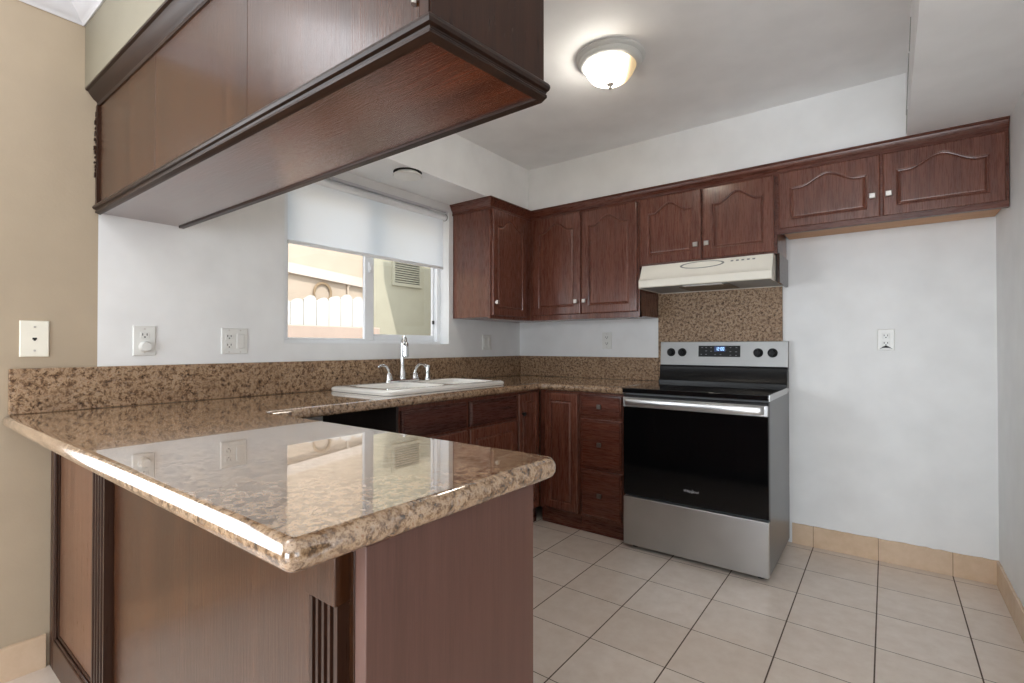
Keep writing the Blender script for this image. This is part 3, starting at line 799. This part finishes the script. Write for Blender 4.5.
# moulding round the bottom edge
prof = [(-.006, 1.699), (.004, 1.699), (.007, 1.696), (.014, 1.692), (.018, 1.687), (.019, 1.682), (.016, 1.677), (.009, 1.675), (.007, 1.672), (.010, 1.669), (.010, 1.664), (.004, 1.662), (.001, 1.660), (-.006, 1.659)]
m = MB(); m.sweep([(.003, HF), (fr + .002, HF), (rr_ + .002, HB)], prof); m.build('bottom_molding', M['brown_trim'], hc)
prof = [(-.004, 2.072), (.006, 2.072), (.008, 2.08), (.005, 2.086), (.010, 2.092), (.018, 2.098), (.030, 2.114), (.034, 2.122), (.042, 2.124), (.042, 2.131), (-.004, 2.131)]
m = MB(); m.sweep([(.003, HF), (fr + .002, HF), (rr_ + .002, HB)], prof); m.build('crown_molding', M['brown_trim'], hc)
m = MB(); pts = [(.003, HF + .002)]
m.box(.003, .022, HF - .010, HF + .004, 1.69, 2.075)
for i in range(14):
    z = 1.80 + i * .018 + random.uniform(-.005, .005); m.box(.0015, .012, HF - .012 - random.uniform(0, .005), HF - .004, z, z + random.uniform(.006, .018))
m.build('scribe_strip', M['brown_trim_z'], hc, smooth=False)

# ------------------------------------------------------------------ electric range
xr0, xr1 = 1.213, 1.972; yfr = -.657
rg = empty('electric_range', ((xr0 + xr1) / 2, -.35, 0), 'stainless steel and black electric range between the drawers and the bare wall', 'range')
m = MB(); m.box(xr0 + .002, xr1 - .002, yfr + .03, -.03, .03, .882); m.build('body', M['grey_enamel'], rg, bevel=.002)
m = MB()
m.box(xr0, xr1, yfr - .012, -.10, .886, .914); m.build('cooktop', M['cooktop'], rg, bevel=.004)
for xa_ in (xr1 - .001, xr0 - .002):
    m = MB(); m.box(xa_, xa_ + .003, yfr + .0, -.11, .882, .912); m.build('side_trim', M['steel_light'], rg)
for (bx, by, br) in ((1.40, -.50, .10), (1.79, -.50, .08), (1.40, -.24, .075), (1.79, -.24, .10), (1.595, -.2, .05)):
    m = MB(); m.lathe((bx, by, .9142), [(br, 0), (br, .0003), (br - .004, .0003), (br - .004, 0)], 40, cap0=False, cap1=False); m.build('burner', M['burner'], rg)
# backguard
m = MB(); m.extr([(xr0 + .002, -.10, .905), (xr0 + .002, -.028, .905), (xr0 + .002, -.028, 1.176), (xr0 + .002, -.05, 1.176), (xr0 + .002, -.055, 1.034), (xr0 + .002, -.075, 1.02), (xr0 + .002, -.085, .95), (xr0 + .002, -.10, .93)], (xr1 - xr0 - .004, 0, 0)); m.build('backguard', M['black_enamel'], rg, bevel=.002)
m = MB(); m.extr([(xr0, -.062, 1.028), (xr0, -.045, 1.028), (xr0, -.024, 1.181), (xr0, -.052, 1.181)], (xr1 - xr0, 0, 0))
cp = m.build('control_panel', M['panel_steel'], rg, bevel=.0025)
def cpy(z): return -.062 + (z - 1.028) / .153 * .010
def on_panel(xa, xb, za, zb, th, m):
    m.extr([(xa, cpy(za) + .001, za), (xa, cpy(za) - th, za), (xa, cpy(zb) - th, zb), (xa, cpy(zb) + .001, zb)], (xb - xa, 0, 0))
m = MB(); on_panel(1.462, 1.712, 1.085, 1.155, .0015, m); disp = m.build('display', M['knob_black'], cp, smooth=False)
m = MB(); on_panel(1.560, 1.625, 1.118, 1.151, .0019, m); m.build('clock_screen', M['digit_back'], disp, smooth=False)
SEG = {'1': 'bc', '2': 'abged', '0': 'abcdef', ':': ':'}
m = MB(); X = 1.568
for chh in '12:00':
    wd_, h_ = .009, .020; zb = 1.125
    if chh == ':':
        on_panel(X, X + .002, zb + .005, zb + .007, .0024, m); on_panel(X, X + .002, zb + .013, zb + .015, .0024, m); X += .005; continue
    L = {'a': (0, wd_, h_ - .0025, h_), 'd': (0, wd_, 0, .0025), 'g': (0, wd_, h_ / 2 - .001, h_ / 2 + .001), 'f': (0, .0022, h_ / 2, h_), 'e': (0, .0022, 0, h_ / 2), 'b': (wd_ - .0022, wd_, h_ / 2, h_), 'c': (wd_ - .0022, wd_, 0, h_ / 2)}
    for q in SEG[chh]:
        a = L[q]; on_panel(X + a[0], X + a[1], zb + a[2], zb + a[3], .0024, m)
    X += wd_ + .003
m.build('clock_digits', M['digits'], disp, smooth=False)
for (u, v) in [(1.485, 1.143), (1.51, 1.143), (1.54, 1.143), (1.51, 1.122), (1.54, 1.12), (1.48, 1.1), (1.51, 1.1), (1.565, 1.099), (1.597, 1.099), (1.655, 1.143), (1.69, 1.143), (1.655, 1.118), (1.688, 1.117), (1.655, 1.096), (1.688, 1.095), (1.625, 1.128)]:
    m = MB(); on_panel(u - .005, u + .005, v - .0015, v + .0015, .0018, m); m.build('button_legend', M['legend'], disp, smooth=False)
for kx in (1.285, 1.358, 1.812, 1.890):
    kz = 1.112; y = cpy(kz); m = MB()
    m.lathe((kx, y, kz), [(.027, .001), (.027, -.004), (.022, -.008), (.0205, -.022), (.016, -.026)], 28, 'y')
    m.box(kx - .004, kx + .004, y - .036, y - .022, kz - .019, kz + .019)
    m.build('knob', M['knob_black'], cp)
# oven door and drawer
m = MB(); m.box(xr0 + .003, xr1 - .003, yfr - .0, yfr + .035, .306, .876)
door = m.build('oven_door', M['black_enamel'], rg, bevel=.004)
m = MB(); m.box(xr0 + .004, xr1 - .004, yfr - .005, yfr, .308, .806); m.build('door_glass', M['black_glass'], door, bevel=.003)
m = MB(); m.box(xr0 + .003, xr1 - .003, yfr - .010, yfr + .0, .808, .862); m.build('door_trim', M['steel'], door, bevel=.003)
m = MB(); rs = []
for x, dy in ((xr0 + .02, 0), (xr0 + .03, .020), (xr0 + .05, .026), ((xr0 + xr1) / 2, .030), (xr1 - .05, .026), (xr1 - .03, .020), (xr1 - .02, 0)):
    rs.append([(x, yfr - .010 - dy + a * .007, .838 + b) for a, b in ((1, -.021), (-.4, -.021), (-1, -.015), (-1, .015), (-.4, .021), (1, .021))])
m.rings(rs); m.build('handle', M['steel_light'], door, bevel=.002)
m = MB(); m.box(xr0 + .003, xr1 - .003, yfr - .004, yfr + .03, .024, .296); m.build('storage_drawer', M['steel'], rg, bevel=.003)
for (x, y) in ((xr0 + .05, yfr + .06), (xr1 - .05, yfr + .06), (xr0 + .05, -.08), (xr1 - .05, -.08)):
    m = MB(); m.lathe((x, y, 0), [(.018, 0), (.018, .012), (.010, .014), (.010, .034)], 16); m.build('leg', M['rubber'], rg)
tx = bpy.data.curves.new('logo', 'FONT'); tx.body = 'Whirlpool'; tx.size = .019; tx.extrude = .0003; tx.align_x = 'CENTER'; tx.shear = .2; tx.materials.append(M['logo'])
tmp = bpy.data.objects.new('tmp', tx); COL.objects.link(tmp); bpy.context.view_layer.update()
lme = bpy.data.meshes.new_from_object(tmp.evaluated_get(bpy.context.evaluated_depsgraph_get())); bpy.data.objects.remove(tmp)
lo = bpy.data.objects.new('logo', lme); COL.objects.link(lo); lo.parent = door; lo.rotation_euler = (R(90), 0, 0)
lo.location = Vector((1.598, yfr - .0058, .378)) - Vector(rg.location)
m = MB(); pts = [(1.598 + .015 * math.cos(a), yfr - .0058, .386 + .009 * math.sin(a)) for a in [R(150 + 12 * j) for j in range(24)]]
m.tube(pts, .0007, 6); m.build('logo_swoosh', M['logo'], door)

# ------------------------------------------------------------------ ceiling lamps
lx, ly = 1.444, -1.296
cl = empty('ceiling_lamp', (lx, ly, H), 'lit frosted glass dome lamp flush on the kitchen ceiling', 'ceiling lamp')
m = MB(); m.lathe((lx, ly, H), [(.152, 0), (.152, -.006), (.147, -.013), (.138, -.017), (.138, -.024), (.132, -.034), (.122, -.040), (.113, -.041), (.113, -.004)], 56, cap0=False, cap1=False); m.build('base_ring', M['lamp_metal'], cl)
m = MB(); m.lathe((lx, ly, H), [(.114, -.030), (.114, -.044), (.108, -.056), (.100, -.072), (.086, -.090), (.062, -.104), (.036, -.111), (.012, -.113)], 56, cap0=False); m.build('glass_bowl', M['bowl'], cl)
m = MB(); m.lathe((lx, ly, H - .113), [(.018, 0), (.018, -.006), (.010, -.010), (.006, -.014), (.009, -.020), (.006, -.027), (.002, -.029)], 24); m.build('finial', M['nickel'], cl)
dl = bpy.data.lights.new('dining_bulb_light', 'POINT'); dl.energy = L_DL; dl.color = (.95, .95, 1.0); dl.shadow_soft_size = .17
do = bpy.data.objects.new('dining_bulb_light', dl); do.location = (.64, -3.42, 2.32); COL.objects.link(do)
rx, ry = .268, -1.447
rl = empty('recessed_light', (rx, ry, SZ), 'round white recessed light above the kitchen window', 'ceiling light')
m = MB(); m.lathe((rx, ry, SZ), [(.080, -.0005), (.080, -.002), (.060, -.003), (.060, -.0008)], 40, cap0=False, cap1=False); m.build('trim_ring', M['slot'], rl)
m = MB(); m.lathe((rx + .002, ry - .002, SZ), [(.060, -.003), (.060, -.012), (.079, -.016), (.080, -.022), (.074, -.027), (.062, -.025), (.030, -.022), (.004, -.0215)], 40); m.build('lens', M['plate'], rl)

# ------------------------------------------------------------------ wall plates
G_P = 'electrical plates on the walls'
def rounded_plate(F, wd, ht, mat, parent, th=.006):
    m = MB(); rs = []
    for ins, o in ((0, 0), (0, th * .5), (.003, th)): rs.append([F(u, o, v) for u, v in ((-wd / 2 + ins, -ht / 2 + ins), (wd / 2 - ins, -ht / 2 + ins), (wd / 2 - ins, ht / 2 - ins), (-wd / 2 + ins, ht / 2 - ins))])
    m.rings(rs); return m.build('cover_plate', mat, parent, smooth=False)
def disc(F, u, v, r, o0, o1, n=14):
    return [[F(u + r * math.cos(a), o, v + r * math.sin(a)) for a in [2 * math.pi * k / n for k in range(n)]] for o in (o0, o1)]
def fbox(m, F, u0, u1, v0, v1, o0, o1):
    m.rings([[F(u, o, v) for u, v in ((u0, v0), (u1, v0), (u1, v1), (u0, v1))] for o in (o0, o1)])
def receptacle(F, u, v, parent, mat):
    m = MB(); fbox(m, F, u - .016, u + .016, v - .013, v + .013, .005, .008); f = m.build('socket_face', mat, parent, bevel=.002)
    m = MB(); fbox(m, F, u - .009, u - .006, v - .001, v + .008, .0075, .0086); fbox(m, F, u + .006, u + .009, v - .001, v + .008, .0075, .0086); m.rings(disc(F, u, v - .007, .003, .0075, .0086)); m.build('slots', M['slot'], f)
def screws(F, pts, parent):
    for u, v in pts:
        m = MB(); m.rings(disc(F, u, v, .0035, .005, .0072)); m.build('screw', M['nickel'], parent)

# phone jack plate on the beige wall
F = frame_win(.0005, -2.9415, 1.178); t = empty('phone_jack_plate', (0, -2.9415, 1.178), 'cream phone jack plate on the beige wall at far left', 'wall plate', G_P)
rounded_plate(F, .078, .128, M['plate_cream'], t); m = MB(); fbox(m, F, -.006, .006, -.003, .004, .005, .0068); fbox(m, F, -.003, .003, -.007, -.003, .005, .0068); m.build('jack', M['slot'], t); screws(F, ((0, .042), (0, -.042)), t)
# outlet with plug-in
F = frame_win(.0005, -2.613, 1.174); t = empty('wall_outlet', (0, -2.613, 1.174), 'white outlet with a small adapter in its lower socket, left of the double plate', 'outlet', G_P)
rounded_plate(F, .078, .122, M['plate'], t); receptacle(F, 0, .022, t, M['plate']); screws(F, ((0, .048), (0, -.048)), t)
m = MB(); m.rings(disc(F, 0, -.024, .021, .005, .02, 20) + disc(F, 0, -.024, .017, .03, .032, 20)); m.build('adapter', M['plate'], t)
# double gang outlet and switch
F = frame_win(.0005, -2.261, 1.175); t = empty('wall_outlet', (0, -2.261, 1.175), 'white double plate with outlet and rocker switch, left of the window', 'outlet', G_P)
rounded_plate(F, .116, .120, M['plate'], t); receptacle(F, -.025, .02, t, M['plate']); receptacle(F, -.025, -.02, t, M['plate'])
m = MB(); fbox(m, F, .008, .042, -.034, .034, .005, .010); m.build('rocker', M['plate'], t, bevel=.002); screws(F, ((-.025, .05), (.025, .05), (-.025, -.05), (.025, -.05)), t)
# switch under the corner cabinet
F = frame_win(.0005, -.43, 1.18); t = empty('wall_switch', (0, -.43, 1.18), 'white wall switch plate under the single-door cabinet near the corner', 'switch', G_P)
rounded_plate(F, .105, .115, M['plate'], t); m = MB(); fbox(m, F, -.04, -.008, -.033, .033, .005, .010); m.build('rocker', M['plate'], t, bevel=.002)
m = MB(); fbox(m, F, .008, .04, -.033, .033, .005, .010); m.build('rocker', M['plate'], t, bevel=.002)
# outlet under the double-door cabinet
F = frame_back(.792, -.0005, 1.193); t = empty('wall_outlet', (.792, 0, 1.193), 'white outlet under the double-door cabinet left of the range', 'outlet', G_P)
rounded_plate(F, .078, .122, M['plate'], t); receptacle(F, 0, .022, t, M['plate']); receptacle(F, 0, -.022, t, M['plate']); screws(F, ((0, .048), (0, -.048)), t)
# outlet in the fridge space
F = frame_back(2.426, -.0005, 1.186); t = empty('wall_outlet', (2.426, 0, 1.186), 'white outlet alone on the bare wall right of the range', 'outlet', G_P)
rounded_plate(F, .074, .114, M['plate'], t); receptacle(F, 0, .02, t, M['plate']); receptacle(F, 0, -.02, t, M['plate'])
m = MB(); m.extr([F(-.03, .005, -.05), F(-.012, .005, -.036), F(0, .005, -.03), F(.012, .005, -.036), F(.03, .005, -.05), F(.012, .005, -.043), F(-.012, .005, -.043)], (0, -.004, 0)); m.build('scuff', M['slot'], t)
